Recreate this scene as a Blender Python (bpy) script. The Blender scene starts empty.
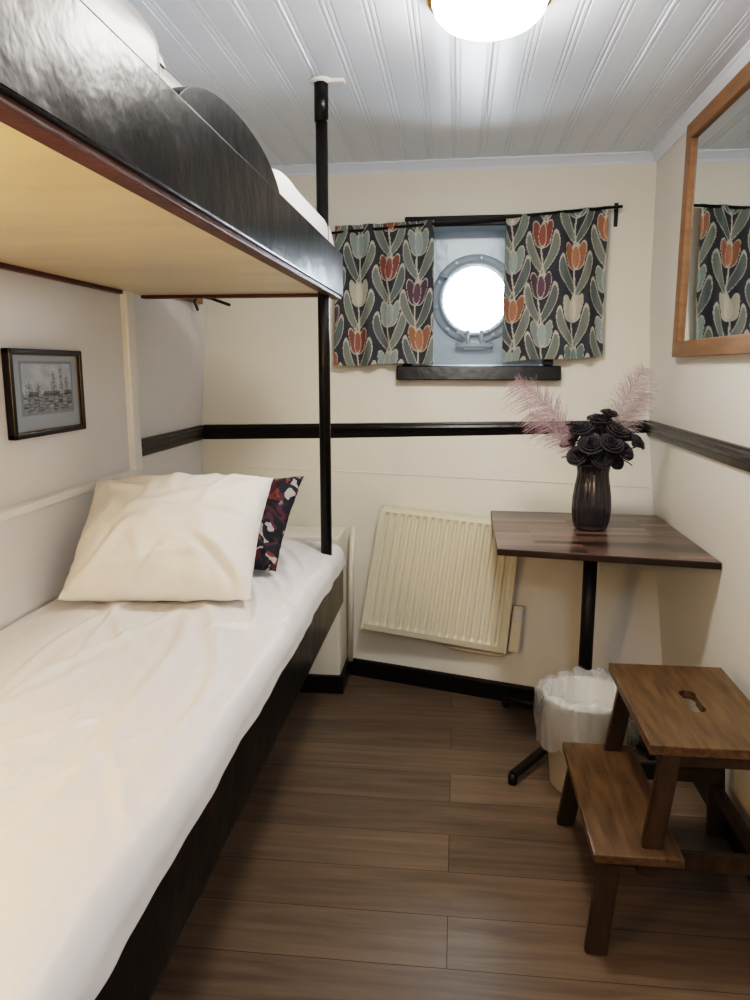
import bpy, bmesh, math, random
from mathutils import Vector, Matrix, noise
random.seed(7)
C=bpy.context; D=bpy.data
def lin(c):
    return tuple((x/12.92 if x<=0.04045 else ((x+0.055)/1.055)**2.4) for x in c)
def hexc(h):
    return lin(tuple(int(h[i:i+2],16)/255 for i in (0,2,4)))
def n3(x,y,z): return noise.noise(Vector((x,y,z)))

# ---------------- materials ----------------
def mat(name,col,rough=.5,metal=0,bump=0,bscale=50,var=0,vscale=3,coat=0,emit=None,estr=0,trans=0,ior=1.45,alpha=1,stretch=(1,1,1),sheen=0,spec=.5,bdist=.01,wear=None):
    m=D.materials.new(name); m.use_nodes=True
    nt=m.node_tree; b=nt.nodes['Principled BSDF']
    c=hexc(col) if isinstance(col,str) else col
    b.inputs['Base Color'].default_value=(*c,1); b.inputs['Roughness'].default_value=rough
    b.inputs['Metallic'].default_value=metal; b.inputs['Coat Weight'].default_value=coat
    b.inputs['Specular IOR Level'].default_value=spec
    b.inputs['Coat Roughness'].default_value=.12
    b.inputs['Transmission Weight'].default_value=trans; b.inputs['IOR'].default_value=ior
    b.inputs['Alpha'].default_value=alpha; b.inputs['Sheen Weight'].default_value=sheen
    if emit:
        b.inputs['Emission Color'].default_value=(*hexc(emit),1); b.inputs['Emission Strength'].default_value=estr
    tc=nt.nodes.new('ShaderNodeTexCoord'); mp=nt.nodes.new('ShaderNodeMapping'); mp.inputs['Scale'].default_value=stretch
    nt.links.new(tc.outputs['Object'],mp.inputs['Vector'])
    if var:
        n=nt.nodes.new('ShaderNodeTexNoise'); n.inputs['Scale'].default_value=vscale; n.inputs['Detail'].default_value=6
        nt.links.new(mp.outputs[0],n.inputs['Vector'])
        r=nt.nodes.new('ShaderNodeValToRGB'); r.color_ramp.elements[0].position=.3; r.color_ramp.elements[1].position=.7
        r.color_ramp.elements[0].color=(*[x*(1-var) for x in c],1); r.color_ramp.elements[1].color=(*[min(1,x*(1+var)) for x in c],1)
        if wear:
            e=r.color_ramp.elements.new(.74); e.color=(*hexc(wear),1)
        nt.links.new(n.outputs['Fac'],r.inputs['Fac']); nt.links.new(r.outputs[0],b.inputs['Base Color'])
    if bump:
        n=nt.nodes.new('ShaderNodeTexNoise'); n.inputs['Scale'].default_value=bscale; n.inputs['Detail'].default_value=4
        nt.links.new(mp.outputs[0],n.inputs['Vector'])
        bp=nt.nodes.new('ShaderNodeBump'); bp.inputs['Strength'].default_value=bump; bp.inputs['Distance'].default_value=bdist
        nt.links.new(n.outputs['Fac'],bp.inputs['Height']); nt.links.new(bp.outputs[0],b.inputs['Normal'])
    return m
def vcmat(name,rough=.8,bump=.2):
    m=mat(name,'888888',rough,bump=bump,bscale=400)
    nt=m.node_tree; v=nt.nodes.new('ShaderNodeVertexColor'); v.layer_name='Col'
    nt.links.new(v.outputs[0],nt.nodes['Principled BSDF'].inputs['Base Color']); return m
def plankmat(name,c1,c2,width,row,mortar,rough,grain,mcol,rot=0,coat=0,spec=.5):
    m=D.materials.new(name); m.use_nodes=True; nt=m.node_tree; b=nt.nodes['Principled BSDF']; L=nt.links.new
    tc=nt.nodes.new('ShaderNodeTexCoord'); mp=nt.nodes.new('ShaderNodeMapping'); mp.inputs['Rotation'].default_value=(0,0,rot)
    L(tc.outputs['Object'],mp.inputs['Vector'])
    br=nt.nodes.new('ShaderNodeTexBrick'); br.inputs['Scale'].default_value=1; br.inputs['Brick Width'].default_value=width
    br.inputs['Row Height'].default_value=row; br.inputs['Mortar Size'].default_value=mortar; br.inputs['Mortar Smooth'].default_value=.3
    br.inputs['Color1'].default_value=(0,0,0,1); br.inputs['Color2'].default_value=(1,1,1,1); br.inputs['Mortar'].default_value=(.5,.5,.5,1)
    br.offset=.37
    L(mp.outputs[0],br.inputs['Vector'])
    mp2=nt.nodes.new('ShaderNodeMapping'); mp2.inputs['Scale'].default_value=(1.6,22,1); 
    ad=nt.nodes.new('ShaderNodeVectorMath'); ad.operation='ADD'
    sc=nt.nodes.new('ShaderNodeVectorMath'); sc.operation='SCALE'; sc.inputs['Scale'].default_value=7
    L(br.outputs['Color'],sc.inputs[0]); L(mp.outputs[0],mp2.inputs['Vector']); L(mp2.outputs[0],ad.inputs[0]); L(sc.outputs[0],ad.inputs[1])
    n=nt.nodes.new('ShaderNodeTexNoise'); n.inputs['Scale'].default_value=1.5; n.inputs['Detail'].default_value=8; n.inputs['Roughness'].default_value=.65; n.inputs['Distortion'].default_value=.6
    L(ad.outputs[0],n.inputs['Vector'])
    mx=nt.nodes.new('ShaderNodeMath'); mx.operation='MULTIPLY_ADD'; mx.inputs[1].default_value=grain; 
    rgb=nt.nodes.new('ShaderNodeRGBToBW'); L(br.outputs['Color'],rgb.inputs[0])
    s2=nt.nodes.new('ShaderNodeMath'); s2.operation='MULTIPLY'; s2.inputs[1].default_value=1-grain*.85
    L(rgb.outputs[0],s2.inputs[0]); L(n.outputs['Fac'],mx.inputs[0]); L(s2.outputs[0],mx.inputs[2])
    r=nt.nodes.new('ShaderNodeValToRGB'); r.color_ramp.elements[0].position=.2; r.color_ramp.elements[1].position=.95
    r.color_ramp.elements[0].color=(*hexc(c1),1); r.color_ramp.elements[1].color=(*hexc(c2),1)
    L(mx.outputs[0],r.inputs['Fac'])
    mc=nt.nodes.new('ShaderNodeMixRGB'); mc.inputs[2].default_value=(*hexc(mcol),1)
    L(br.outputs['Fac'],mc.inputs[0]); L(r.outputs[0],mc.inputs[1]); L(mc.outputs[0],b.inputs['Base Color'])
    b.inputs['Roughness'].default_value=rough; b.inputs['Coat Weight'].default_value=coat; b.inputs['Specular IOR Level'].default_value=spec
    bp=nt.nodes.new('ShaderNodeBump'); bp.inputs['Strength'].default_value=.15; bp.inputs['Distance'].default_value=.004
    L(n.outputs['Fac'],bp.inputs['Height']); L(bp.outputs[0],b.inputs['Normal'])
    return m

M_cream=mat('cream_paint','e8e3d5',.38,bump=.25,bscale=9,var=.03,vscale=2)
M_right=mat('right_wall_paint','e8e6df',.4,bump=.5,bscale=160)
M_rightlow=mat('right_wall_low_paint','e8e6df',.4,bump=.15,bscale=12)
M_left=mat('left_wall_paint','e4e3e4',.33,bump=.25,bscale=10)
M_white=mat('white_gloss_paint','e9e8e5',.28,bump=.06,bscale=14)
M_ceil=mat('ceiling_paint','e4ecf6',.3,bump=.05,bscale=12)
M_black=mat('black_gloss_paint','15110f',.3,bump=.12,bscale=30,coat=0,spec=.4)
M_board=mat('bunk_board_paint','0f0c0a',.28,bump=.4,bscale=9,coat=0,var=.3,vscale=9,stretch=(1,1,1),spec=.2,wear='3a2416')
M_boardedge=mat('board_edge_brown','4a2416',.45,bump=.2,bscale=30,var=.3,vscale=12)
M_ply=mat('plywood','d9c6a4',.32,bump=.12,bscale=14,var=.12,vscale=2.2,stretch=(1,3,1))
M_sheet=mat('white_cotton','dfdede',.5,bump=.25,bscale=3.2,stretch=(4.5,1.3,2),bdist=.03,sheen=.15)
# faint satin stripes woven along the sheet (a gloss variation only)
nt=M_sheet.node_tree
wv=nt.nodes.new('ShaderNodeTexWave'); wv.bands_direction='X'; wv.inputs['Scale'].default_value=9; 
tc_=nt.nodes.new('ShaderNodeTexCoord'); nt.links.new(tc_.outputs['Object'],wv.inputs['Vector'])
mr=nt.nodes.new('ShaderNodeMapRange'); mr.inputs['From Min'].default_value=.45; mr.inputs['From Max'].default_value=.55; mr.inputs['To Min'].default_value=.36; mr.inputs['To Max'].default_value=.6
nt.links.new(wv.outputs['Fac'],mr.inputs['Value']); nt.links.new(mr.outputs[0],nt.nodes['Principled BSDF'].inputs['Roughness'])
M_pillow=mat('pillow_cotton','e6e3dd',.7,bump=.25,bscale=9,bdist=.02,sheen=.2)
M_metal=mat('porthole_painted_metal','bccbd6',.3,metal=.1,bump=.25,bscale=25)
M_rad=mat('radiator_enamel','e4dcc4',.35)
M_stool=mat('stained_wood','40301f',.42,bump=.2,bscale=25,var=.3,vscale=6,stretch=(6,6,1.2),coat=.05)
M_stooltop=mat('stained_wood_tread','5c4830',.40,bump=.2,bscale=25,var=.4,vscale=7,stretch=(9,1,9),coat=.08)
M_table=plankmat('table_veneer','2c211b','8a6e60',.42,.040,.0010,.30,.30,'1a1310',coat=.1)
M_tedge=mat('table_edge','33251d',.38,var=.3,vscale=8)
M_floor=plankmat('floor_laminate','42382e','8b7865',1.7,.165,.0012,.36,.88,'29211a')
M_frame=mat('mirror_frame_wood','87603f',.35,bump=.1,bscale=30,var=.25,vscale=6,stretch=(6,1,6))
M_mirror=mat('mirror_glass','e8ecee',.015,metal=1)
M_brass=mat('brass','b98b45',.22,metal=1)
M_bin=mat('bin_plastic','dfddd4',.4)
M_iron=mat('black_iron','171412',.4)
M_chrome=mat('steel','8a8e90',.25,metal=1)

# ---------------- mesh helpers ----------------
def addobj(name,verts,faces,m,parent=None,smooth=False,mats=None,fm=None):
    me=D.meshes.new(name); me.from_pydata([tuple(v) for v in verts],[],faces); me.update()
    o=D.objects.new(name,me); C.collection.objects.link(o)
    for x in (mats or [m]): me.materials.append(x)
    if fm:
        for p,i in zip(me.polygons,fm): p.material_index=i
    if smooth:
        for p in me.polygons: p.use_smooth=True
    if parent: o.parent=parent
    return o
def fixn(o):
    bm=bmesh.new(); bm.from_mesh(o.data); bmesh.ops.recalc_face_normals(bm,faces=bm.faces); bm.to_mesh(o.data); bm.free(); return o
def empty(name):
    e=D.objects.new(name,None); C.collection.objects.link(e); e.empty_display_size=.1; return e
def box(name,lo,hi,m,parent=None,bev=.0,seg=2):
    bm=bmesh.new(); bmesh.ops.create_cube(bm,size=1)
    for v in bm.verts:
        v.co=Vector([(lo[i]+hi[i])/2+v.co[i]*(hi[i]-lo[i]) for i in range(3)])
    if bev: bmesh.ops.bevel(bm,geom=bm.edges[:],offset=bev,segments=seg,affect='EDGES',profile=.6)
    me=D.meshes.new(name); bm.to_mesh(me); bm.free(); me.materials.append(m)
    o=D.objects.new(name,me); C.collection.objects.link(o)
    if parent: o.parent=parent
    return o
def beam(name,p0,p1,w,d,m,parent=None,side=(1,0,0),bev=.003,horiz=False):
    p0=Vector(p0);p1=Vector(p1); ax=(p1-p0); L=ax.length; ax.normalize()
    s=Vector(side); s=(s-ax*s.dot(ax)).normalized(); t=ax.cross(s)
    bm=bmesh.new(); bmesh.ops.create_cube(bm,size=1)
    for v in bm.verts: v.co=Vector((v.co.x*w,v.co.y*d,v.co.z*L))
    if bev: bmesh.ops.bevel(bm,geom=bm.edges[:],offset=bev,segments=2,affect='EDGES')
    c=(p0+p1)/2
    for v in bm.verts: v.co=c+s*v.co.x+t*v.co.y+ax*v.co.z
    bmesh.ops.recalc_face_normals(bm,faces=bm.faces)
    me=D.meshes.new(name); bm.to_mesh(me); bm.free(); me.materials.append(m)
    o=D.objects.new(name,me); C.collection.objects.link(o)
    if parent:o.parent=parent
    return o
def tube(name,pts,r,m,parent=None,n=12,cap=True):
    pts=[Vector(p) for p in pts]; V=[];F=[]
    rr=r if isinstance(r,(list,tuple)) else [r]*len(pts)
    prev=None
    for i,p in enumerate(pts):
        if i==0: t=pts[1]-p
        elif i==len(pts)-1: t=p-pts[i-1]
        else: t=pts[i+1]-pts[i-1]
        t.normalize()
        if prev is None:
            a=Vector((0,0,1)) if abs(t.z)<.9 else Vector((1,0,0)); u=t.cross(a).normalized()
        else: u=(prev-t*prev.dot(t)).normalized()
        prev=u; w=t.cross(u)
        for k in range(n):
            an=2*math.pi*k/n; V.append(p+(u*math.cos(an)+w*math.sin(an))*rr[i])
    for i in range(len(pts)-1):
        for k in range(n):
            F.append((i*n+k,i*n+(k+1)%n,(i+1)*n+(k+1)%n,(i+1)*n+k))
    if cap: F.append(tuple(range(n))[::-1]); F.append(tuple((len(pts)-1)*n+k for k in range(n)))
    o=addobj(name,V,F,m,parent,True); fixn(o); return o
def lathe(name,prof,m,parent=None,n=48,mtx=None,rf=None,smooth=True):
    V=[];F=[]
    for i,(r,z) in enumerate(prof):
        for k in range(n):
            a=2*math.pi*k/n; q=r
            dz=0
            if rf: q,dz=rf(r,z,a,i)
            V.append(Vector((q*math.cos(a),q*math.sin(a),z+dz)))
    for i in range(len(prof)-1):
        for k in range(n): F.append((i*n+k,i*n+(k+1)%n,(i+1)*n+(k+1)%n,(i+1)*n+k))
    if mtx: V=[mtx@v for v in V]
    return addobj(name,V,F,m,parent,smooth)
def gridobj(name,nu,nv,f,m,parent=None,smooth=True,col=None):
    V=[];F=[];cs=[]
    for j in range(nv+1):
        for i in range(nu+1):
            V.append(f(i/nu,j/nv))
            if col: cs.append(col(i/nu,j/nv))
    for j in range(nv):
        for i in range(nu):
            a=j*(nu+1)+i; F.append((a,a+1,a+nu+2,a+nu+1))
    o=addobj(name,V,F,m,parent,smooth)
    if col:
        ca=o.data.color_attributes.new(name='Col',type='FLOAT_COLOR',domain='POINT')
        for k,c in enumerate(cs): ca.data[k].color=(c[0],c[1],c[2],1)
    return o

XL=-1.13; XLN=-1.09; XR=.80; CZ=2.20; YB=-.7
# hull (far) wall surface
xk=[-1.13,-.47,.33,.80]
zk=[0,.5,1.06,1.63,2.2]
yt=[[3.18,3.10,2.85,2.72],[3.18,3.13,3.02,2.98],[3.25]*4,[3.38]*4,[3.46,3.45,3.42,3.40]]
def interp(ks,v):
    if v<=ks[0]: return 0,(v-ks[0])/(ks[1]-ks[0])
    for i in range(len(ks)-1):
        if v<=ks[i+1]: return i,(v-ks[i])/(ks[i+1]-ks[i])
    return len(ks)-2,(v-ks[-2])/(ks[-1]-ks[-2])
def hull(x,z):
    i,a=interp(xk,x); j,b=interp(zk,z)
    return (yt[j][i]*(1-a)+yt[j][i+1]*a)*(1-b)+(yt[j+1][i]*(1-a)+yt[j+1][i+1]*a)*b

# ---------------- room ----------------
box('floor',(XL-.1,YB-.1,-.1),(XR+.1,3.75,0),M_floor)
# ceiling with tongue-and-groove boards
prof=[];x=XL-.05;sp=.105
while x<XR+.08:
    prof+= [(x+.000,.003),(x+.004,0),(x+.011,0),(x+.013,.0025),(x+.016,.0025),(x+.018,0),(x+sp*.5,-.0005),(x+sp-.016,0),(x+sp-.014,.0025),(x+sp-.011,.0025),(x+sp-.009,0),(x+sp-.004,0)]
    x+=sp
V=[];F=[]
for px,pz in prof: V+=[(px,YB-.1,CZ+pz),(px,3.7,CZ+pz)]
for i in range(len(prof)-1): F.append((2*i,2*i+1,2*i+3,2*i+2))
k=len(V); V+=[(prof[0][0],YB-.1,CZ+.06),(prof[0][0],3.7,CZ+.06),(prof[-1][0],YB-.1,CZ+.06),(prof[-1][0],3.7,CZ+.06)]
F.append((k,k+1,k+3,k+2))
addobj('ceiling',V,F,M_ceil)
# far wall with window hole
HX0,HX1,HZ0,HZ1=-.20,.36,1.335,1.93
xs=sorted(set([XL-.02]+[XL+(XR-XL)*i/24 for i in range(25)]+[XR+.02,HX0,HX1]))
zs=sorted(set([i*CZ/24 for i in range(25)]+[HZ0,HZ1,CZ+.04]))
V=[(x,hull(x,z),z) for z in zs for x in xs]; F=[]
n=len(xs)
for j in range(len(zs)-1):
    for i in range(n-1):
        cx=(xs[i]+xs[i+1])/2; cz=(zs[j]+zs[j+1])/2
        if HX0<cx<HX1 and HZ0<cz<HZ1: continue
        a=j*n+i; F.append((a,a+1,a+n+1,a+n))
wf=addobj('wall_far',V,F,M_cream,smooth=True)
# side walls
box('wall_right',(XR,YB-.1,0),(XR+.08,3.7,1.08),M_rightlow)
wr=box('wall_right.001',(XR,YB-.1,1.08),(XR+.08,3.7,CZ+.05),M_right)
box('wall_left',(XL-.08,YB-.1,0),(XL,3.7,CZ+.05),M_left)
wl=empty('wall_left_panelling')
box('upper_panel',(XL-.01,YB,.99),(XLN,2.42,CZ),M_left,wl)
box('lower_panel',(XL-.01,YB,0),(XLN+.014,2.42,.975),M_left,wl)
box('ledge',(XL-.01,YB,.970),(XLN+.028,2.44,.992),M_white,wl,.004)
box('corner_post',(XL-.01,2.40,0),(XLN+.022,2.46,CZ),M_white,wl,.008)
box('wall_near',(XL-.1,YB-.1,0),(XR+.1,YB,CZ+.05),M_left)
# door on near wall (behind the viewer)
dr=empty('door_1')
box('leaf',(-.15,YB,0.01),(.6,YB+.03,1.95),M_white,dr,.004)
box('jamb_left',(-.21,YB,0),(-.15,YB+.045,2.0),M_black,dr,.004)
box('jamb_right',(.6,YB,0),(.66,YB+.045,2.0),M_black,dr,.004)
box('head',(-.21,YB,1.95),(.66,YB+.045,2.01),M_black,dr,.004)
tube('handle',[(-.08,YB+.03,1.0),(-.08,YB+.07,1.0),(.02,YB+.07,1.0)],.009,M_brass,dr)

# trims
def sweep(name,path,prof,m,parent=None):
    V=[];F=[];n=len(prof)
    for p,o in path:
        p=Vector(p);o=Vector(o)
        for a,b in prof: V.append(p+o*a+Vector((0,0,b)))
    for i in range(len(path)-1):
        for k in range(n): F.append((i*n+k,i*n+(k+1)%n,(i+1)*n+(k+1)%n,(i+1)*n+k))
    F.append(tuple(range(n))); F.append(tuple((len(path)-1)*n+k for k in range(n)))
    return fixn(addobj(name,V,F,m,parent))
rp=[(0,-.032),(.010,-.032),(.014,-.026),(.016,-.008),(.026,-.002),(.030,.010),(.026,.020),(.014,.024),(.012,.030),(0,.032)]
def rz(x): return 1.045+(x-XL)/(XR-XL)*.035
pth=[((x,hull(x,rz(x))+.004,rz(x)),(0,-1,0)) for x in [XL+.01+(XR-XL-.02)*i/20 for i in range(21)]]
sweep('trim_1',pth,rp,M_black)
sweep('trim_2',[((XL-.002,2.47,1.045),(1,0,0)),((XL-.002,3.24,1.045),(1,0,0))],rp,M_black)
sweep('trim_3',[((XR+.002,YB+.01,1.08),(-1,0,0)),((XR+.002,3.24,1.08),(-1,0,0))],rp,M_black)
cp=[(0,-.04),(.008,-.04),(.012,-.03),(.03,-.010),(.036,-.006),(.036,.01),(0,.01)]
sweep('trim_4',[((x,hull(x,CZ-.02)+.006,CZ),(0,-1,0)) for x in [XL+.01+(XR-XL-.02)*i/20 for i in range(21)]],cp,M_ceil)
sweep('trim_5',[((XR+.002,YB+.01,CZ),(-1,0,0)),((XR+.002,3.40,CZ),(-1,0,0))],cp,M_ceil)
sp2=[(0,-.004),(.003,-.003),(.003,.003),(0,.004)]
sweep('trim_6',[((x,hull(x,.90-(x-XL)*.03)+.001,.90-(x-XL)*.03),(0,-1,0)) for x in [XL+.01+(XR-XL-.02)*i/20 for i in range(21)]],sp2,M_cream)
bb=[(0,0),(.016,0),(.016,.066),(.011,.073),(0,.075)]
sweep('baseboard_far',[((x,hull(x,.03)+.006,0),(0,-1,0)) for x in [-.46+(XR-.01+.46)*i/20 for i in range(21)]],bb,M_black)
sweep('baseboard_right',[((XR+.002,YB+.01,0),(-1,0,0)),((XR+.002,2.69,0),(-1,0,0))],bb,M_black)
# boxed-in casing at the foot of the bunk (part of the left wall's panelling)
bx=wl
box('casing',(XL,2.90,0),(-.46,3.10,.66),M_cream,bx,.012)
box('skirting',(XL,2.882,0),(-.446,2.905,.075),M_black,bx,.003)
box('skirting_return',(-.462,2.89,0),(-.446,3.09,.075),M_black,bx,.003)
tube('riser_pipe',[(-.44,3.06,.075),(-.435,3.07,.5),(-.43,3.10,.66)],.012,M_cream,bx)

# ---------------- window ----------------
wn=empty('window_1')
def rec(x,z,d): return (x,hull(x,z)+d,z)
PY=3.56
V=[rec(HX0,HZ0,0),rec(HX1,HZ0,0),rec(HX1,HZ1,0),rec(HX0,HZ1,0),(HX0,PY,HZ0),(HX1,PY,HZ0),(HX1,PY,HZ1),(HX0,PY,HZ1)]
addobj('recess_lining',V,[(0,1,5,4),(1,2,6,5),(2,3,7,6),(3,0,4,7)],M_metal,wn)
pc=(.072,1.632); R0=.150
angs=sorted(set([2*math.pi*k/64 for k in range(64)]+[math.atan2(z-pc[1],x-pc[0])%(2*math.pi) for x in (HX0,HX1) for z in (HZ0,HZ1)]))
def rectray(c,a,x0,x1,z0,z1):
    dx,dz=math.cos(a),math.sin(a); t=1e9
    if dx>1e-9:t=min(t,(x1-c[0])/dx)
    if dx<-1e-9:t=min(t,(x0-c[0])/dx)
    if dz>1e-9:t=min(t,(z1-c[1])/dz)
    if dz<-1e-9:t=min(t,(z0-c[1])/dz)
    return c[0]+dx*t,c[1]+dz*t
V=[];F=[];n=len(angs)
for a in angs:
    ox,oz=rectray(pc,a,HX0-.002,HX1+.002,HZ0-.002,HZ1+.002)
    V+=[(pc[0]+R0*math.cos(a),PY,pc[1]+R0*math.sin(a)),(ox,PY,oz),(pc[0]+R0*math.cos(a),PY+.08,pc[1]+R0*math.sin(a))]
for k in range(n):
    k2=(k+1)%n; F+=[(3*k,3*k2,3*k2+1,3*k+1),(3*k,3*k+2,3*k2+2,3*k2)]
addobj('hull_plate',V,F,M_metal,wn)
MX=Matrix.Translation((pc[0],PY,pc[1]))@Matrix.Rotation(math.radians(90),4,'X')
lathe('porthole_ring',[(.149,-.02),(.149,.034),(.152,.040),(.157,.042),(.162,.038),(.164,.022),(.180,.020),(.192,.018),(.198,.010),(.198,0)],M_metal,wn,64,MX)
lathe('glass_seat_ring',[(.144,.004),(.144,.020),(.146,.026),(.151,.026),(.151,0)],M_metal,wn,64,MX)
M_glass=D.materials.new('porthole_glass'); M_glass.use_nodes=True
nt=M_glass.node_tree; nt.nodes.clear()
o_=nt.nodes.new('ShaderNodeOutputMaterial'); t_=nt.nodes.new('ShaderNodeBsdfTransparent'); g_=nt.nodes.new('ShaderNodeBsdfGlossy'); mx_=nt.nodes.new('ShaderNodeMixShader'); f_=nt.nodes.new('ShaderNodeFresnel')
g_.inputs['Roughness'].default_value=.02; nt.links.new(f_.outputs[0],mx_.inputs[0]); nt.links.new(t_.outputs[0],mx_.inputs[1]); nt.links.new(g_.outputs[0],mx_.inputs[2]); nt.links.new(mx_.outputs[0],o_.inputs[0])
lathe('porthole_pane',[(0.0005,.008),(.06,.008),(.146,.008)],M_glass,wn,64,MX)
for k in range(10):
    a=2*math.pi*(k+.3)/10
    lathe('bolt_%d'%k,[(.0001,.034),(.006,.034),(.010,.030),(.010,.016)],M_metal,wn,6,MX@Matrix.Translation((.182*math.cos(a),.182*math.sin(a),0)),smooth=False)
box('hinge_block',(pc[0]-.05,PY-.05,pc[1]-.225),(pc[0]+.05,PY,pc[1]-.185),M_metal,wn,.008)
tube('hinge_pin',[(pc[0]-.085,PY-.045,pc[1]-.205),(pc[0]+.085,PY-.045,pc[1]-.205)],.013,M_metal,wn)
for sx in (-1,1):
    tube('hinge_arm_%d'%(sx+1),[(pc[0]+sx*.03,PY-.045,pc[1]-.205),(pc[0]+sx*.03,PY-.05,pc[1]-.17),(pc[0]+sx*.03,PY-.035,pc[1]-.14)],.010,M_metal,wn)
for k,a in enumerate((35,145,250)):
    a=math.radians(a); cx=pc[0]+.17*math.cos(a); cz=pc[1]+.17*math.sin(a)
    tube('dog_bolt_%d'%k,[(cx,PY-.01,cz),(cx,PY-.075,cz)],.008,M_metal,wn)
    tube('dog_wing_%d'%k,[(cx-.02,PY-.07,cz+.012),(cx,PY-.064,cz),(cx+.02,PY-.07,cz-.012)],.006,M_metal,wn)
def slopebox(name,x0,x1,z0,z1,out,m,parent,back=.0):
    V=[]
    for x in (x0,x1):
        for z in (z0,z1):
            V.append((x,hull(x,z)+back,z)); V.append((x,hull(x,z)-out,z))
    F=[(0,1,3,2),(4,6,7,5),(0,4,5,1),(2,3,7,6),(1,5,7,3),(0,2,6,4)]
    o=addobj(name,V,F,m,parent); fixn(o)
    mod=o.modifiers.new('b','BEVEL'); mod.width=.004; mod.segments=2; return o
slopebox('sill',-.262,.43,1.275,1.335,.05,M_black,wn)
slopebox('sill_inner',-.20,.36,1.325,1.342,.0,M_metal,wn,.15)
slopebox('head_casing',-.24,.40,1.925,1.968,.02,M_black,wn)
slopebox('side_casing_a',-.24,-.20,1.335,1.925,.02,M_black,wn)
slopebox('side_casing_b',.36,.40,1.335,1.925,.02,M_black,wn)

# ---------------- curtains ----------------
bg=hexc('3f4248'); creamc=hexc('bdb9ac'); sage=hexc('79817a'); sage2=hexc('646d6c')
headc=[hexc(h) for h in ('a9775e','7e4341','8c9f98','64505e','c6c2b2','98a6a2','8f5b50','78898a')]
sx_,sz_=.108,.150
def ell(x,z,cx,cz,rx,rz_,t):
    dx,dz=x-cx,z-cz; c,s=math.cos(t),math.sin(t)
    u=(dx*c+dz*s)/rx; v=(-dx*s+dz*c)/rz_
    return u*u+v*v
def tulcolor(x,z,seed):
    x+=.006*n3(x*12,z*12,seed)
    ic=math.floor(x/sx_)
    res=bg; 
    cells=[]
    for i in (ic-1,ic,ic+1,ic+2):
        off=(i%2)*sz_*.5
        jc=math.floor((z-off)/sz_)
        for j in (jc-1,jc,jc+1,jc+2):
            h=n3(i*3.17+seed,j*5.31,1.7)
            cells.append((i*sx_+h*.02,j*sz_+off+h*.01,i,j,h))
    for cx,cz,i,j,h in cells:
        for sgn in (-1,1):
            lx=x-cx; lz=z-cz
            bend=sgn*(.030-.9*(lz+.04)*(lz+.04)*6)
            e=ell(lx-bend*.6,lz,sgn*.016,-.055,.0125,.062,-sgn*.33)
            if e<1: res=sage if (i+j+sgn)%3 else sage2
            elif e<1.4: res=creamc
    for cx,cz,i,j,h in cells:
        lx=x-cx; lz=z-cz
        if -.15<lz<-.02 and abs(lx-.006*math.sin(lz*30+i))<.0026: res=creamc
    for cx,cz,i,j,h in cells:
        lx=x-cx; lz=z-cz
        if abs(lx)>.06 or abs(lz)>.06: continue
        c=headc[int(abs(math.sin(i*12.9898+j*78.233+seed)*43758.5))%8]
        es=[ell(lx,lz,-.019,.006,.0135,.036,.28),ell(lx,lz,.019,.006,.0135,.036,-.28),ell(lx,lz,0,-.012,.026,.024,0)]
        e=min(es)
        if e<1.0: res=tuple(v*.8 for v in c)
        elif e<1.25: res=creamc
        e2=ell(lx,lz,0,.0,.0135,.034,0)
        if e2<.85: res=c
        elif e2<1.12: res=creamc
    return res
M_curt=vcmat('tulip_fabric',.85,.15)
def curtain(name,x0,x1,zt0,zt1,zb0,zb1,seed):
    e=empty(name)
    W=x1-x0
    def P(u,v):
        x=x0+W*u; zt=zt0+(zt1-zt0)*u; zb=zb0+(zb1-zb0)*u
        z=zb+(zt-zb)*v+(.003*math.sin(u*9+seed) if v<.5 else 0)*(1-v)
        fold=.011*math.sin(u*math.pi*2*3.5+seed+1.2*v)*(.5+.7*(1-v))+.006*math.sin(u*31+seed*2+v*2)
        x+=(.008*(1-v))*math.sin(u*5+seed)
        return (x,hull(x,z)-.052+fold,z)
    def col(u,v):
        wx=W*u*1.1; wz=.58*v
        return tulcolor((wx+seed)/1.32,wz/1.32,seed)
    o=gridobj('fabric',int(W/.0028),205,P,M_curt,e,True,col)
    so=o.modifiers.new('s','SOLIDIFY'); so.thickness=.0015
    return e
curtain('tulip_curtain',-.540,-.113,1.93,1.945,1.335,1.345,2.3)
curtain('tulip_curtain.001',.190,.605,1.955,1.985,1.352,1.372,5.1)
rod=empty('curtain_rod')
def rodp(x): return (x,hull(x,1.93)-.052,1.93+(x+.113)*.065+.0)
tube('rod',[rodp(-.60),rodp(0),rodp(.66)],.006,M_iron,rod)
for i,x in enumerate((-.575,.645)):
    p=Vector(rodp(x)); 
    tube('bracket_%d'%i,[p,(p.x,hull(p.x,p.z)+.002,p.z)],.005,M_iron,rod)
    box('bracket_plate_%d'%i,(p.x-.008,hull(p.x,p.z)-.008,p.z-.07),(p.x+.008,hull(p.x,p.z)+.004,p.z+.025),M_iron,rod,.002)

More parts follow.
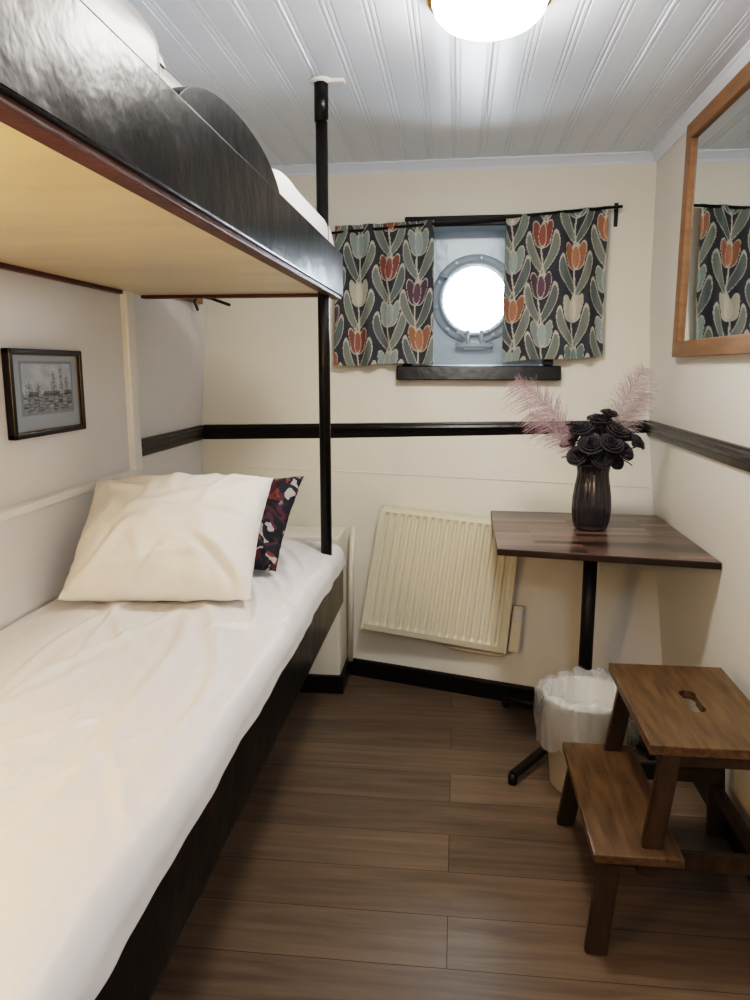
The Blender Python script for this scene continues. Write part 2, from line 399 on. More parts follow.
# ---------------- radiator ----------------
rd=empty('radiator')
TL=Vector((-.305,3.08,.760));TR=Vector((.262,3.02,.712));BL=Vector((-.384,3.01,.240));BR=Vector((.205,2.89,.200))
nrm=(TR-TL).cross(TL-BL).normalized()
if nrm.y>0:nrm=-nrm
def RP(u,v,d): 
    return (BL*(1-u)+BR*u)*(1-v)+(TL*(1-u)+TR*u)*v+nrm*d
prof=[];N=17
prof.append((0,-.05));prof.append((0,.0));
m0=.025
prof.append((m0,0))
for k in range(N):
    a=m0+(1-2*m0)*k/N; w=(1-2*m0)/N
    prof+=[(a+w*.12,-.001),(a+w*.28,-.008),(a+w*.55,-.008),(a+w*.72,-.001),(a+w,-.0)]
prof+=[(1,0),(1,-.05)]
V=[];F=[]
vs=[0,.045,.075,.925,.955,1]
for v in vs:
    for u,d in prof:
        dd=d if (.07<v<.93) or d<=-.05 else 0
        if v in(0,1) and d>-.05: dd=-.006
        V.append(RP(u,v,dd))
n=len(prof)
for j in range(len(vs)-1):
    for i in range(n-1): F.append((j*n+i,j*n+i+1,(j+1)*n+i+1,(j+1)*n+i))
addobj('front_panel',V,F,M_rad,rd)
def quadbox(name,u0,u1,v0,v1,d0,d1,m,parent,bev=.002):
    V=[RP(u,v,d) for u in(u0,u1) for v in (v0,v1) for d in (d0,d1)]
    o=addobj(name,V,[(0,1,3,2),(4,6,7,5),(0,4,5,1),(2,3,7,6),(1,5,7,3),(0,2,6,4)],m,parent); fixn(o)
    md=o.modifiers.new('b','BEVEL'); md.width=bev; md.segments=2; return o
quadbox('side_cover_left',-.012,.004,-.005,1.0,-.055,.002,M_rad,rd)
quadbox('side_cover_right',.996,1.012,-.005,1.0,-.055,.002,M_rad,rd)
quadbox('back_panel',.0,1,.0,.97,-.058,-.048,M_rad,rd)
for k in range(42):
    u=.012+.976*k/41
    quadbox('grille_bar_%d'%k,u-.004,u+.004,.985,1.004,-.052,.0,M_rad,rd,.0005)
quadbox('grille_rail',.0,1,.99,1.002,-.028,-.022,M_rad,rd,.001)
quadbox('thermostat_box',1.022,1.095,.02,.37,-.045,.0,M_rad,rd,.006)
quadbox('thermostat_dial',1.035,1.08,.25,.34,0,.006,M_white,rd,.002)
for k,(u,v) in enumerate(((.15,.8),(.85,.8),(.15,.15),(.85,.15))):
    p=RP(u,v,-.05); tube('bracket_%d'%k,[p,(p.x,hull(p.x,p.z)+.003,p.z)],.012,M_rad,rd)
p=RP(.7,0,-.03)
tube('feed_pipe',[RP(.62,-.03,-.03),RP(.7,-.035,-.03),RP(.97,-.03,-.03),RP(1.05,.03,-.03)],.007,M_rad,rd)

# ---------------- bunk bed ----------------
bk=empty('bunk_bed')
BX=-.42; BY0,BY1=.22,2.62
box('upper_side_board',(BX,BY0,1.566),(BX+.026,BY1,1.705),M_board,bk,.004)
box('upper_board_trim',(BX-.012,BY0,1.556),(BX+.020,BY1-.004,1.568),M_boardedge,bk,.003)
box('upper_base',(XLN+.004,BY0,1.572),(BX+.001,BY1-.03,1.590),M_ply,bk,.001)
box('upper_base_batten',(XLN+.004,BY1-.065,1.562),(BX-.012,BY1-.03,1.574),M_boardedge,bk,.002)
box('upper_wall_batten',(XLN+.001,BY0,1.560),(XLN+.02,2.38,1.574),M_boardedge,bk,.002)
box('upper_end_board',(XLN+.004,BY1-.03,1.568),(BX,BY1-.006,1.66),M_board,bk,.003)
# arched guard board
V=[];F=[];N=48
y0,y1,zb,hh=1.155,1.845,1.58,.105
top=[]
for k in range(N+1):
    t=(1-math.cos(math.pi*k/N))/2; y=y0+(y1-y0)*t
    e=(1-abs(2*t-1)**2.1)
    top.append((y,1.695+hh*max(0,e)**.5))
for xx in (BX-.030,BX-.003):
    for y,z in top: V.append((xx,y,z))
    for y,z in top: V.append((xx,y,zb))
n=N+1
for k in range(N):
    F+=[(k,k+1,n+k+1,n+k),(2*n+k,2*n+n+k,2*n+n+k+1,2*n+k+1),(k,2*n+k,2*n+k+1,k+1),(n+k,n+k+1,3*n+k+1,3*n+k)]
F+=[(0,n,3*n,2*n),(N,2*n+N,3*n+N,n+N)]
o=addobj('guard_board',V,F,M_board,bk); fixn(o); md=o.modifiers.new('b','BEVEL'); md.width=.004; md.segments=3; md.limit_method='ANGLE'
# pole
PX,PYY=-.436,2.47
tube('post',[(PX,PYY,.60),(PX,PYY,2.195)],.019,M_black,bk,20)
tube('post_sleeve',[(PX,PYY,2.08),(PX,PYY,2.19)],.022,M_black,bk,20)
tube('ceiling_flange',[(PX,PYY,2.192),(PX,PYY,2.20)],.036,M_white,bk,24)
box('ceiling_bracket',(PX+.01,PYY-.016,2.188),(PX+.075,PYY+.016,2.2),M_white,bk,.004)
# lower frame
LX=-.428
box('lower_side_board',(LX,BY0,.475),(LX+.024,BY1+.02,.645),M_board,bk,.004)
box('lower_end_board',(XLN+.03,BY1-.004,.475),(LX,BY1+.02,.645),M_board,bk,.004)
box('lower_base',(XLN+.03,BY0,.50),(LX,BY1-.004,.52),M_ply,bk)
for i,(xx,yy) in enumerate(((-.72,BY1-.04),(-.72,BY0+.05),(XLN+.06,BY1-.04),(XLN+.06,BY0+.05))):
    box('lower_leg_%d'%i,(xx-.025,yy-.025,0),(xx+.025,yy+.025,.50),M_board,bk,.003)
# lower mattress and sheet
def ridge(x,y,s):
    return 1-abs(n3(x,y,s))*2
XW=XLN+.022
rnd=random.Random(11)
creases=[]
for k in range(30):
    cx_=rnd.uniform(-1.0,-.45); cy_=rnd.uniform(.3,1.75); an=rnd.gauss(math.pi/2,.28)
    if k%5==0: an+=rnd.uniform(.5,1.1)*rnd.choice((-1,1))
    creases.append((cx_,cy_,math.cos(an),math.sin(an),rnd.uniform(.18,.5),rnd.uniform(.009,.022),rnd.uniform(.005,.013)))
for k in range(10):
    creases.append((rnd.uniform(-.62,-.45),rnd.uniform(1.8,2.5),math.cos(1.9+.3*rnd.random()),math.sin(1.9),rnd.uniform(.15,.3),rnd.uniform(.010,.02),rnd.uniform(.005,.011)))
def sheet_top(x,y):
    z=.718
    z+=.012*n3(x*2.2,y*1.6,.3)
    z+=.010*n3(x*6,y*2.2,8.3)
    for cx_,cy_,dx,dy,Ln,wd,am in creases:
        rx=x-cx_; ry=y-cy_
        l=rx*dx+ry*dy
        if abs(l)>Ln: continue
        d=-rx*dy+ry*dx+.03*math.sin(l*6+cx_*9)
        if abs(d)>wd*3.2: continue
        f=math.cos(l/Ln*math.pi/2)
        z+=am*f*(math.exp(-(d/wd)**2)-.45*math.exp(-((d-wd*1.5)/wd)**2))
    z+=.0016*n3(x*18,y*8,3.3)
    return z
def drape(u,v):
    y=.20+(2.655-.20)*v
    L1=.660; L2=.11; tot=L1+L2
    s=u*tot
    edge=.005*n3(y*5,0,1.1)+.003*n3(y*14,0,6)
    xe=XW+L1+edge
    if s<L1-.04:
        x=XW+s*(xe-XW)/L1; z=sheet_top(x,y)
        k=max(0,(s-(L1-.16))/.12); z-=.012*k*k
    else:
        x0=XW+(L1-.04)*(xe-XW)/L1; zt=sheet_top(x0,y)-.012
        t=(s-(L1-.04))/(.15)
        a=min(1,t/.55)*math.pi/2
        x=x0+.052*math.sin(a)+ .004*n3(y*9,t,2)
        w_=min(1,t/.4); zt2=zt*(1-w_)+.706*w_
        z=zt2-.052*(1-math.cos(a))-max(0,t-.55)*.06*(1+.6*n3(y*3,2,9))
    e=max(0,(y-2.60)/.055)
    z-=.03*e*e
    return (x,y,z)
mt=gridobj('sheet',150,400,drape,M_sheet,bk)
gridobj('sheet_end',60,6,lambda u,v:(lambda p:(p[0],2.655+.012*math.sin(v*2.2),p[2]-v*(p[2]-.60)))(drape(u,1)),M_sheet,bk)
box('mattress',(XW,BY0,.52),(LX-.002,BY1-.01,.68),M_sheet,bk,.02)
# upper mattress
def updr(u,v):
    y=BY0+.02+(2.585-BY0-.02)*v
    k=max(min(1,max(0,(y-1.86)/.05)),min(1,max(0,(1.14-y)/.05)))
    xw=XLN+.01; xe=BX-.034+.036*k
    L1=xe-xw; s=u*(L1+.12)
    zt=1.805+.008*n3(s*4,y*2.5,5)+.010*max(0,ridge(s*3,y*3,1.2)-.6)
    e=max(0,(y-2.50)/.085); zt-=.04*e*e
    if s<L1-.05: return (xw+s,y,zt)
    t=(s-(L1-.05))/.17; a=min(1,t/.6)*math.pi/2
    return (xw+L1-.05+.05*math.sin(a)+.004*n3(y*8,t*2,3)*(1-k),y,zt-.05*(1-math.cos(a))-max(0,t-.6)*.40)
gridobj('upper_sheet',50,160,updr,M_sheet,bk)
gridobj('upper_sheet_end',40,6,lambda u,v:(lambda p:(p[0],2.585+.004*math.sin(v*3),p[2]-v*max(0,p[2]-1.60)))(updr(u,1)),M_sheet,bk)
def roll(u,v):
    a=math.pi*(1-u); y=.3+.92*v
    c,s=math.cos(a),math.sin(a)
    cx=math.copysign(abs(c)**.6,c); sz=abs(s)**.55
    en=math.sqrt(max(0,1-max(0,(v-.82)/.18)**2))
    return (XLN+.335+.298*cx*(1+.03*n3(y*4,a,1)),y,1.785+.085*sz*(1+.12*n3(y*5,a*2,7))*en)
gridobj('upper_duvet',50,80,roll,M_sheet,bk)

# pillows
def cushion(name,cs,T,m,seed,parent=None,pinch=.05,wr=.006,n=64,folds=()):
    BLc,BRc,TRc,TLc=[Vector(c) for c in cs]
    nr=(BRc-BLc).cross(TLc-BLc).normalized()
    V=[];F=[]
    def pos(a,b,sg):
        aa=a*(1-pinch*(1-b*b)*abs(a)); bb=b*(1-pinch*(1-a*a)*abs(b))
        aa+=.012*n3(b*3,seed,1)*abs(a)**6; bb+=.012*n3(a*3,seed,2)*abs(b)**6
        p=(BLc*(1-aa)/2+BRc*(1+aa)/2)*(1-bb)/2+(TLc*(1-aa)/2+TRc*(1+aa)/2)*(1+bb)/2
        h=(max(0,1-abs(a)**2.3)**.6)*(max(0,1-abs(b)**2.3)**.6)
        w=wr*(1.6*n3(a*2.2+seed,b*2.2,sg)+1.3*max(0,ridge(a*2+b*1.1+seed,b*1.7-a,2.3)-.5)*2)*min(1,h*2.5)
        rim=(1-h)*.006*n3(a*9,b*9,seed)
        for fx0,fy0,fx1,fy1,wd,am in folds:
            L_=math.hypot(fx1-fx0,fy1-fy0); dx=(fx1-fx0)/L_; dy=(fy1-fy0)/L_
            l=(a-fx0)*dx+(b-fy0)*dy; d=-(a-fx0)*dy+(b-fy0)*dx+.05*math.sin(l*5)
            if 0<l<L_: w+=am*math.sin(math.pi*l/L_)*(math.exp(-(d/wd)**2)-.5*math.exp(-((d-1.6*wd)/wd)**2))*sg
        return p+nr*(sg*(T/2*h)+w+rim)
    for sg in (1,-1):
        for j in range(n+1):
            for i in range(n+1): 
                a=-math.cos(math.pi*i/n)*.35+.65*(2*i/n-1); b=-math.cos(math.pi*j/n)*.35+.65*(2*j/n-1)
                V.append(pos(a,b,sg))
    N1=(n+1)*(n+1)
    for j in range(n):
        for i in range(n):
            k=j*(n+1)+i
            F.append((k,k+1,k+n+2,k+n+1)); k+=N1; F.append((k,k+n+1,k+n+2,k+1))
    o=addobj(name,V,F,m,parent,True)
    bm=bmesh.new();bm.from_mesh(o.data);bmesh.ops.remove_doubles(bm,verts=bm.verts,dist=.0004);bmesh.ops.recalc_face_normals(bm,faces=bm.faces);bm.to_mesh(o.data);bm.free()
    for p in o.data.polygons:p.use_smooth=True
    return o
pf_=[(-.95,-.9,-.2,-.1,.06,.016),(.95,-.95,.35,-.2,.06,.016),(.95,.9,.3,.3,.06,.016),(-.95,.9,-.3,.35,.07,.016),(-.6,-.7,.6,-.6,.05,.010),(.1,.95,.0,.3,.06,.012),(-.5,.1,.5,.35,.07,.009),(.9,.1,.3,.0,.05,.010),(-.2,-.95,.1,-.4,.05,.011)]
cushion('white_pillow',[(-1.0,1.735,.745),(-.515,1.80,.742),(-.535,2.15,1.01),(-1.055,2.09,1.0)],.22,M_pillow,1.3,folds=pf_)
M_cam=mat('patterned_fabric','302030',.8,bump=.2,bscale=400)
nt=M_cam.node_tree;L=nt.links.new
tc=nt.nodes.new('ShaderNodeTexCoord');nn=nt.nodes.new('ShaderNodeTexNoise');nn.inputs['Scale'].default_value=11;L(tc.outputs['Object'],nn.inputs['Vector'])
sv=nt.nodes.new('ShaderNodeVectorMath');sv.operation='SCALE';sv.inputs['Scale'].default_value=.22;L(nn.outputs['Color'],sv.inputs[0])
av=nt.nodes.new('ShaderNodeVectorMath');L(tc.outputs['Object'],av.inputs[0]);L(sv.outputs[0],av.inputs[1])
vo=nt.nodes.new('ShaderNodeTexVoronoi');vo.inputs['Scale'].default_value=36;L(av.outputs[0],vo.inputs['Vector'])
sp_=nt.nodes.new('ShaderNodeSeparateColor');L(vo.outputs['Color'],sp_.inputs[0])
cr=nt.nodes.new('ShaderNodeValToRGB');cr.color_ramp.interpolation='CONSTANT'
el=cr.color_ramp.elements; el[0].color=(*hexc('22222e'),1);el[1].position=.30;el[1].color=(*hexc('45262a'),1)
for p,c in((.48,'743a34'),(.58,'1a1a20'),(.76,'a8a4a0'),(.84,'4a2c36'),(.94,'6f6c74')):
    x_=el.new(p);x_.color=(*hexc(c),1)
L(sp_.outputs[0],cr.inputs[0]);L(cr.outputs[0],nt.nodes['Principled BSDF'].inputs['Base Color'])
cushion('patterned_cushion',[(-.87,2.05,.75),(-.515,2.07,.745),(-.487,2.36,.985),(-.86,2.34,.95)],.12,M_cam,4.1)

# ---------------- picture ----------------
pf=empty('framed_picture')
Y0,Y1,Z0,Z1=1.725,2.08,1.153,1.375
fx=XLN; w=.014
box('backing',(fx+.001,Y0+.01,Z0+.01),(fx+.010,Y1-.01,Z1-.01),M_black,pf)
box('frame_bottom',(fx,Y0,Z0),(fx+.022,Y1,Z0+w),M_black,pf,.003)
box('frame_top',(fx,Y0,Z1-w),(fx+.022,Y1,Z1),M_black,pf,.003)
box('frame_a',(fx,Y0,Z0),(fx+.022,Y0+w,Z1),M_black,pf,.003)
box('frame_b',(fx,Y1-w,Z0),(fx+.022,Y1,Z1),M_black,pf,.003)
M_gold=mat('gilt','8a7140',.4,metal=.6)
w2=w+.0025
box('fillet_bottom',(fx,Y0+w,Z0+w),(fx+.014,Y1-w,Z0+w2),M_gold,pf)
box('fillet_top',(fx,Y0+w,Z1-w2),(fx+.014,Y1-w,Z1-w),M_gold,pf)
box('fillet_a',(fx,Y0+w,Z0+w),(fx+.014,Y0+w2,Z1-w),M_gold,pf)
box('fillet_b',(fx,Y1-w2,Z0+w),(fx+.014,Y1-w,Z1-w),M_gold,pf)
def pcol(u,v):
    if not(.14<u<.88 and .24<v<.88):
        g=.40
        if .115<u<.905 and .205<v<.915: g=.26
        return (g*.82,g*.96,g*1.14)
    a=(u-.14)/.74;b=(v-.24)/.64
    g=.50+.12*n3(a*5,b*5,1)
    if b<.38+.05*n3(a*8,0,2): g=.22+.30*n3(a*10,b*30,3)
    for c,h,wd in((.12,.60,.05),(.30,.55,.03),(.62,.8,.04),(.78,.9,.03),(.90,.7,.03)):
        if abs(a-c)<.005 and b<h+.06: g*=.35
        if abs(a-c)<wd+.03*(1-b) and .36<b<h and n3(a*30,b*22,5)>-.05: g*=.55
    if .33<b<.44 and n3(a*7,4,1)>-.15: g*=.35
    g*=1+.4*n3(a*50,b*50,8)
    g=max(.02,g); return (g*.84,g*.97,g*1.12)
gridobj('etching',130,80,lambda u,v:(fx+.0115,Y0+w+(Y1-Y0-2*w)*u,Z0+w+(Z1-Z0-2*w)*v),vcmat('print_paper',.4,0),pf,False,pcol)

# ---------------- hanger and hooks ----------------
hk=empty('coat_hook_rail')
box('board',(XL,2.95,1.60),(XL+.018,3.28,1.665),M_frame,hk,.003)
for i,y in enumerate((3.0,3.1,3.2)):
    tube('hook_%d'%i,[(XL+.016,y,1.645),(XL+.05,y,1.635),(XL+.065,y,1.655)],.005,M_brass,hk)
hg=empty('clothes_hanger')
cx,cy,cz=XL+.055,3.1,1.640
tube('hook',[(cx,cy+.015,cz+.02),(cx,cy,cz+.035),(cx,cy-.015,cz+.02),(cx,cy-.004,cz+.004),(cx,cy,cz-.02)],.003,M_iron,hg,8)
tube('shoulders',[(cx+.16,cy-.08,cz-.065),(cx+.07,cy-.03,cz-.035),(cx,cy,cz-.02),(cx-.03,cy+.05,cz-.04),(cx-.035,cy+.1,cz-.07)],.006,M_iron,hg,8)

# ---------------- mirror ----------------
mi=empty('wall_mirror')
a0,a1,b0,b1=1.95,2.895,1.365,2.155; w=.055
def mbar(name,p,q): box(name,p,q,M_frame,mi,.006,3)
mbar('frame_bottom',(XR-.026,a0,b0),(XR,a1,b0+w)); mbar('frame_top',(XR-.026,a0,b1-w),(XR,a1,b1))
mbar('frame_a',(XR-.0262,a0,b0),(XR,a0+w,b1)); mbar('frame_b',(XR-.0262,a1-w,b0),(XR,a1,b1))
box('mirror_glass',(XR-.012,a0+w-.008,b0+w-.008),(XR-.003,a1-w+.008,b1-w+.008),M_mirror,mi)

# ---------------- ceiling lamp ----------------
def lamp(name,x,y,st,r=.128):
    e=empty(name)
    mt_=Matrix.Translation((x,y,CZ))
    lathe('base_ring',[(r+.004,0),(r+.012,-.012),(r+.012,-.022),(r+.004,-.032),(r-.006,-.034),(r-.010,-.02)],M_brass,e,64,mt_)
    me=mat(name+'_glass','fff6e8',.3,emit='fff8f0',estr=st)
    lathe('glass_dome',[(r-.004,-.022),(r-.005,-.034),(r*.93,-.052),(r*.78,-.072),(r*.55,-.086),(r*.28,-.093),(.0005,-.095)],me,e,32,mt_)
    return e
lamp('ceiling_lamp',.058,1.945,56,.138)
# unseen glowing globe, added behind the viewer to brighten the cabin and ceiling
pg=empty('added_fill_globe')
M_fillglobe=mat('fill_globe_glow','f4f7ff',.3,emit='e4eeff',estr=24)
gp=(.45,-.30,1.88)
N=10
lathe('globe',[(max(.0005,.10*math.sin(math.pi*i/N)),.10*math.cos(math.pi*i/N)) for i in range(N+1)],M_fillglobe,pg,24,Matrix.Translation(gp))
tube('cord',[(gp[0],gp[1],gp[2]+.1),(gp[0],gp[1],CZ)],.004,M_iron,pg)  # cord and canopy are invented fittings for the added globe
lathe('canopy',[(.0005,-.03),(.03,-.025),(.045,0)],M_brass,pg,32,Matrix.Translation((gp[0],gp[1],CZ)))
# reading lamp on left wall near head of bunk
rl=empty('reading_lamp')
lx,ly,lz=XLN+.16,.45,1.30
lathe('wall_plate',[(.0005,.012),(.035,.012),(.04,.006),(.04,0)],M_brass,rl,32,Matrix.Translation((XLN,ly,lz+.05))@Matrix.Rotation(math.radians(90),4,'Y'))
tube('arm',[(XLN+.01,ly,lz+.05),(XLN+.07,ly,lz+.08),(lx,ly,lz+.07)],.006,M_brass,rl)
M_shade=mat('lamp_glass_shade','ffe2ae',.4,emit='ffd396',estr=90)
lathe('shade',[(.018,.07),(.03,.055),(.045,.02),(.052,-.03),(.045,-.045),(.0005,-.05)],M_shade,rl,20,Matrix.Translation((lx,ly,lz)))

# ---------------- table ----------------
tb=empty('pedestal_table')
cor=[(.137,2.385),(.797,2.28),(.793,3.02),(.144,3.05)]
V=[(x,y,z) for z in (.731,.753) for x,y in cor]
F=[(3,2,1,0),(4,5,6,7)]+[(i,(i+1)%4,4+(i+1)%4,4+i) for i in range(4)]
o=addobj('table_top',V,F,None,tb,mats=[M_table,M_tedge],fm=[0,0,1,1,1,1]); md=o.modifiers.new('b','BEVEL');md.width=.003;md.segments=2
PC=(.478,2.64)
tube('column',[(PC[0],PC[1],.05),(PC[0],PC[1],.715)],.024,M_iron,tb,24)
lathe('column_collar',[(.024,.10),(.034,.095),(.040,.06),(.040,.03)],M_iron,tb,32,Matrix.Translation((PC[0],PC[1],0)))
for k in range(4):
    a=math.radians(233+90*k); L_=(.46,.26,.15,.33)[k]
    e_=(PC[0]+L_*math.cos(a),PC[1]+L_*math.sin(a))
    beam('foot_arm_%d'%k,(PC[0],PC[1],.062),(e_[0],e_[1],.030),.028,.020,M_iron,tb,side=(-math.sin(a),math.cos(a),0))
    lathe('foot_glide_%d'%k,[(.0003,.034),(.015,.034),(.015,.004),(.012,.0),(.0003,0)],M_iron,tb,20,Matrix.Translation((e_[0],e_[1],0)))
    beam('top_arm_%d'%k,(PC[0],PC[1],.720),(PC[0]+.22*math.cos(a),PC[1]+.22*math.sin(a),.720),.034,.022,M_iron,tb,side=(-math.sin(a),math.cos(a),0))

# ---------------- vase with flowers ----------------
vs_=empty('vase_of_flowers')
VC=(.488,2.735)
M_vase=mat('smoked_glass','5b5960',.08,trans=.75,ior=1.45,coat=.3)
def flute(r,z,a,i):
    return (r*(1+.022*math.cos(a*20)) if .012<z<.235 and r>.03 else r),0
vp=[(.0005,.0),(.050,.0),(.058,.006),(.064,.03),(.068,.07),(.067,.11),(.062,.15),(.056,.185),(.054,.205),(.058,.228),(.064,.242),(.0615,.243),(.052,.22),(.050,.205),(.052,.18),(.058,.15),(.062,.11),(.062,.07),(.058,.03),(.05,.016),(.0005,.014)]
lathe('vase',vp,M_vase,vs_,160,Matrix.Translation((VC[0],VC[1],.7535)),rf=flute)
M_rose=mat('black_rose','262028',.6,bump=.2,bscale=80,var=.4,vscale=30,sheen=.2)
M_leafd=mat('black_leaf','1c1d1c',.5)
M_stem=mat('dark_stem','20261d',.6)
roses=[(0,0,1.155,.036),(.055,-.03,1.12,.036),(-.06,-.02,1.125,.036),(.095,.0,1.105,.034),(-.095,.01,1.08,.032),(.03,-.07,1.08,.036),(-.035,-.065,1.075,.038),(.075,-.06,1.055,.032),(-.075,-.05,1.035,.032),(.0,-.075,1.03,.032),(.04,.05,1.12,.034),(-.04,.05,1.11,.034),(.125,-.03,1.085,.028),(.03,-.01,1.18,.026),(.05,-.05,1.02,.028)]
V=[];F=[]
def petal(c,axis,ang,r,open_,h):
    axis=axis.normalized(); a=Vector((1,0,0)) if abs(axis.x)<.8 else Vector((0,1,0))
    u=axis.cross(a).normalized(); w_=axis.cross(u); 
    b0_=len(V); n_=6
    for j in range(n_+1):
        t=j/n_
        for i in range(n_+1):
            s=(i/n_-.5)*2
            th=ang+s*.85
            rad=r*(.22+open_*math.sin(t*1.45))*(1+.10*max(0,t-.75)*4*(1-.3*s*s))
            hh_=h*math.sin(t*1.57)*(1-.18*abs(s)**3*t)
            if t>.8: hh_-=h*.10*(t-.8)*5*open_
            V.append(c+(u*math.cos(th)+w_*math.sin(th))*rad+axis*hh_)
    for j in range(n_):
        for i in range(n_):
            k=b0_+j*(n_+1)+i; F.append((k,k+1,k+n_+2,k+n_+1))
base=Vector((VC[0],VC[1],.98))
stems=[]
for dx,dy,z,r in roses:
    c=Vector((VC[0]+.012+dx,VC[1]+dy,z-.015)); ax=(c-base+Vector((0,-.05,.04))).normalized()
    stems.append(c)
    for ring,(cnt,op,hf) in enumerate(((3,.18,1.25),(4,.42,1.25),(5,.68,1.15),(5,.92,.95))):
        for k in range(cnt): petal(c-ax*r*.6,ax,2*math.pi*k/cnt+ring*.7+dx*30,r,op,r*hf)
o=addobj('roses',V,F,M_rose,vs_,True); so=o.modifiers.new('s','SOLIDIFY'); so.thickness=.0012
for i,c in enumerate(stems):
    b_=Vector((VC[0]+.02*math.cos(i*2.4),VC[1]+.02*math.sin(i*2.4),.79))
    t_=Vector((VC[0]+.03*math.cos(i*1.7),VC[1]+.03*math.sin(i*1.7),.99))
    tube('stem_%d'%i,[b_,t_,c-Vector((0,0,.015))],.0025,M_stem,vs_,6)
V=[];F=[]
for k in range(26):
    a=random.uniform(0,6.28); z=random.uniform(1.0,1.14); rr=random.uniform(.05,.085)
    c=Vector((VC[0]+.01+rr*math.cos(a),VC[1]+rr*math.sin(a),z)); d=Vector((math.cos(a),math.sin(a),random.uniform(-.5,.6))).normalized()
    sdir=d.cross(Vector((0,0,1))).normalized(); Ln=random.uniform(.04,.06)
    b_=len(V)
    for j in range(6):
        t=j/5; wd=.016*math.sin(math.pi*min(1,t*.95+.05))
        p=c+d*Ln*t-Vector((0,0,.014*t*t)); V+=[p-sdir*wd+Vector((0,0,.004)),p,p+sdir*wd+Vector((0,0,.004))]
    for j in range(5):
        for i in range(2): q=b_+j*3+i; F.append((q,q+1,q+4,q+3))
addobj('leaves',V,F,M_leafd,vs_,True)
# feather plumes
M_pl=mat('plume_pink','ab9096',.8,sheen=.3); M_pl2=mat('plume_pale','b3a2a3',.8,sheen=.3)
def plume(name,pts,wid,m,cnt=260,seed=1):
    random.seed(seed)
    pts=[Vector(p) for p in pts]
    def cur(t):
        return pts[0]*(1-t)**2+pts[1]*2*t*(1-t)+pts[2]*t*t
    tube(name+'_shaft',[cur(i/14) for i in range(15)],[.0022*(1-i/16) for i in range(15)],m,vs_,6)
    V=[];F=[]
    for k in range(cnt):
        t=.28+.72*(k/cnt); p=cur(t); tg=(cur(min(1,t+.02))-cur(t-.02)).normalized()
        for sg in (-1,1):
            sd=Vector((0,-1,0)).cross(tg).normalized()*sg
            sd=(sd+Vector((0,random.uniform(-.6,.6),0))).normalized()
            Ln=wid*(math.sin(math.pi*min(1,(t-.22)/.80))**.6)*random.uniform(.4,1.3)+.008
            d=(sd*.8+tg*random.uniform(.6,1.2)).normalized()
            b_=len(V); 
            for j in range(6):
                s=j/5; q=p+d*Ln*s+Vector((0,0,-.55))*Ln*s*s*.7+tg*random.uniform(-.001,.001)
                ww=tg*.0009*(1-s*.6); V+=[q-ww,q+ww]
            for j in range(5): z=b_+j*2; F.append((z,z+1,z+3,z+2))
    addobj(name,V,F,m,vs_,False)
plume('plume_left',[(VC[0]-.02,VC[1],.95),(VC[0]-.10,VC[1]-.01,1.17),(VC[0]-.285,VC[1]-.02,1.285)],.10,M_pl,190,3)
plume('plume_left_b',[(VC[0]-.02,VC[1],.95),(VC[0]-.10,VC[1]-.03,1.10),(VC[0]-.235,VC[1]-.05,1.17)],.07,M_pl,130,4)
plume('plume_right',[(VC[0]+.02,VC[1]+.01,.95),(VC[0]+.07,VC[1]+.01,1.18),(VC[0]+.155,VC[1]+.0,1.325)],.09,M_pl2,200,5)
plume('plume_right_b',[(VC[0]+.02,VC[1]+.01,.95),(VC[0]+.10,VC[1]+.03,1.12),(VC[0]+.17,VC[1]+.02,1.24)],.06,M_pl2,140,6)

# ---------------- waste bin ----------------
wb=empty('waste_bin'); BC=(.425,2.30)
mB=Matrix.Translation((BC[0],BC[1],0))
lathe('bucket',[(.0005,.0),(.098,.0),(.102,.004),(.130,.302),(.136,.304),(.136,.312),(.128,.312),(.099,.012),(.0005,.012)],M_bin,wb,56,mB)
M_bag=D.materials.new('clear_film'); M_bag.use_nodes=True; nt=M_bag.node_tree; b=nt.nodes['Principled BSDF']
b.inputs['Base Color'].default_value=(.80,.82,.82,1); b.inputs['Roughness'].default_value=.15; b.inputs['Alpha'].default_value=.33; b.inputs['Coat Weight'].default_value=.6
def bag(r,z,a,i):
    c,s=math.cos(a),math.sin(a)
    k=n3(c*3.2+i*.25,s*3.2,z*9)*.020+n3(c*9,s*9,z*14+3)*.012
    amp=1 if i<8 else .6
    return r+k*amp*(1.4 if z>.30 else .8),n3(c*3,s*3,i*.4+9)*(.020 if z>.29 or i<4 else .004)
lathe('bin_liner',[(.158,.165),(.160,.20),(.158,.235),(.156,.265),(.154,.300),(.150,.322),(.140,.334),(.125,.330),(.116,.305),(.108,.24),(.100,.16),(.06,.06),(.002,.05)],M_bag,wb,110,mB,rf=bag)

# ---------------- step stool ----------------
st=empty('step_stool')
SY0,SY1=1.568,2.075
ux0,ux1=.440,.745; cz0,cz1=.482,.505
UY0=1.60
hc=(.60,1.845)
def stad(a):
    dx,dy=math.cos(a),math.sin(a); r=.017; h=.042
    lo,hi=0,.1
    for _ in range(24):
        m_=(lo+hi)/2; x=dx*m_; y=dy*m_; yy=max(0,abs(y)-h); 
        if math.hypot(x,yy)<r+ (.004 if abs(y)>h*.7 else 0): lo=m_
        else: hi=m_
    return hc[0]+dx*lo,hc[1]+dy*lo
angs=sorted(set([2*math.pi*k/72 for k in range(72)]+[math.atan2(y-hc[1],x-hc[0])%(2*math.pi) for x in (ux0,ux1) for y in (UY0,SY1)]))
V=[];F=[];n=len(angs)
for a in angs:
    ix,iy=stad(a); ox,oy=rectray(hc,a,ux0,ux1,UY0,SY1)
    V+=[(ix,iy,cz1),(ox,oy,cz1),(ox,oy,cz0),(ix,iy,cz0)]
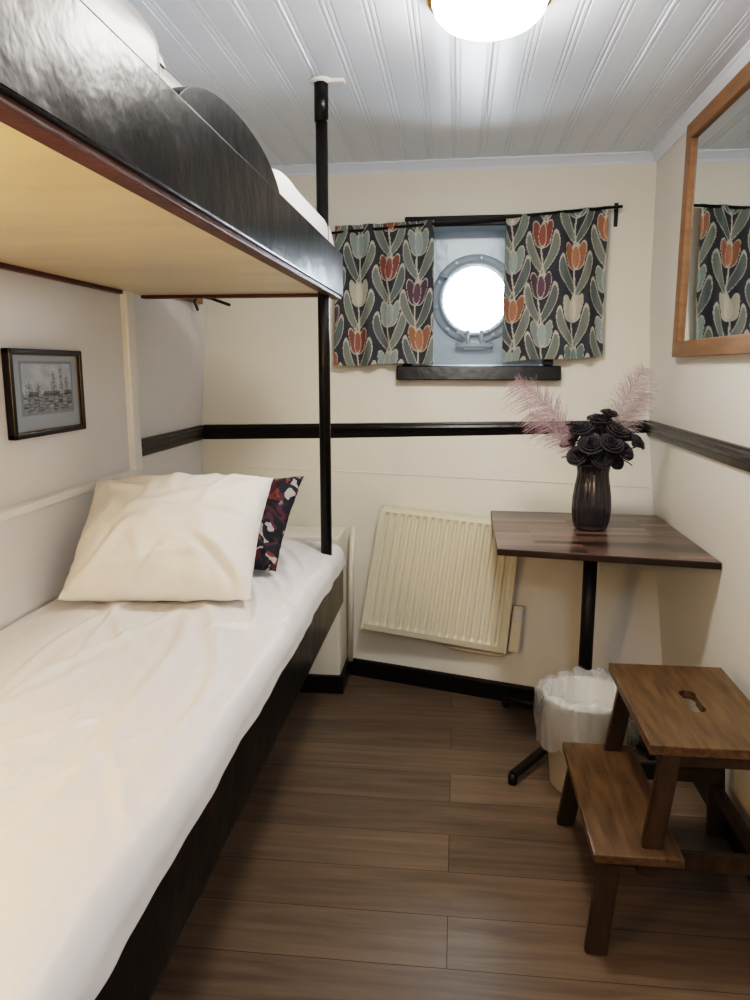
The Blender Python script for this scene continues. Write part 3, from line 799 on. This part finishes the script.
for k in range(n):
    q=(k+1)%n
    for e in range(4): F.append((4*k+e,4*k+(e+1)%4,4*q+(e+1)%4,4*q+e))
o=fixn(addobj('upper_tread',V,F,M_stooltop,st)); md=o.modifiers.new('b','BEVEL');md.width=.004;md.segments=2;md.limit_method='ANGLE'
box('lower_tread',(.322,SY0-.01,.236),(.520,SY1,.258),M_stooltop,st,.004)
for i,y in enumerate((SY0+.035,SY1-.035)):
    sg=-1 if i==0 else 1
    yu=y+.018 if i==0 else y
    beam('rear_leg_%d'%i,(.722,yu,.482),(.765,y+sg*.022,0),.045,.024,M_stool,st)
    beam('front_leg_%d'%i,(.490,yu,.482),(.448,y+sg*.006,.19),.045,.024,M_stool,st)
    beam('step_leg_%d'%i,(.368,y,.236),(.340,y+sg*.032,0),.05,.024,M_stool,st)
    beam('side_rail_%d'%i,(.350,y-sg*.022,.212),(.750,y-sg*.022,.212),.045,.02,M_stool,st,side=(0,0,1))
    beam('upper_rail_%d'%i,(.470,yu-sg*.022,.459),(.730,yu-sg*.022,.459),.04,.02,M_stool,st,side=(0,0,1))
beam('rear_stretcher',(.752,SY0+.02,.15),(.752,SY1-.02,.15),.04,.02,M_stool,st,side=(0,0,1))
beam('front_stretcher',(.452,SY0+.04,.215),(.452,SY1-.04,.215),.04,.02,M_stool,st,side=(0,0,1))
beam('step_stretcher',(.360,SY0+.04,.215),(.360,SY1-.04,.215),.04,.02,M_stool,st,side=(0,0,1))

# ---------------- world, camera ----------------
w=D.worlds.new('World'); C.scene.world=w; w.use_nodes=True
w.node_tree.nodes['Background'].inputs[0].default_value=(.80,.90,1,1); w.node_tree.nodes['Background'].inputs[1].default_value=26
cam=D.cameras.new('Camera'); co=D.objects.new('Camera',cam); C.collection.objects.link(co)
co.location=(0,0,1.33); co.rotation_euler=(math.radians(90-10.04),0,math.radians(6.21))
cam.sensor_fit='VERTICAL'; cam.sensor_height=36; cam.sensor_width=27; cam.lens=27.04; cam.clip_start=.02
C.scene.camera=co
C.scene.view_settings.view_transform='Filmic'
C.scene.view_settings.look='High Contrast'
C.scene.view_settings.exposure=0.5
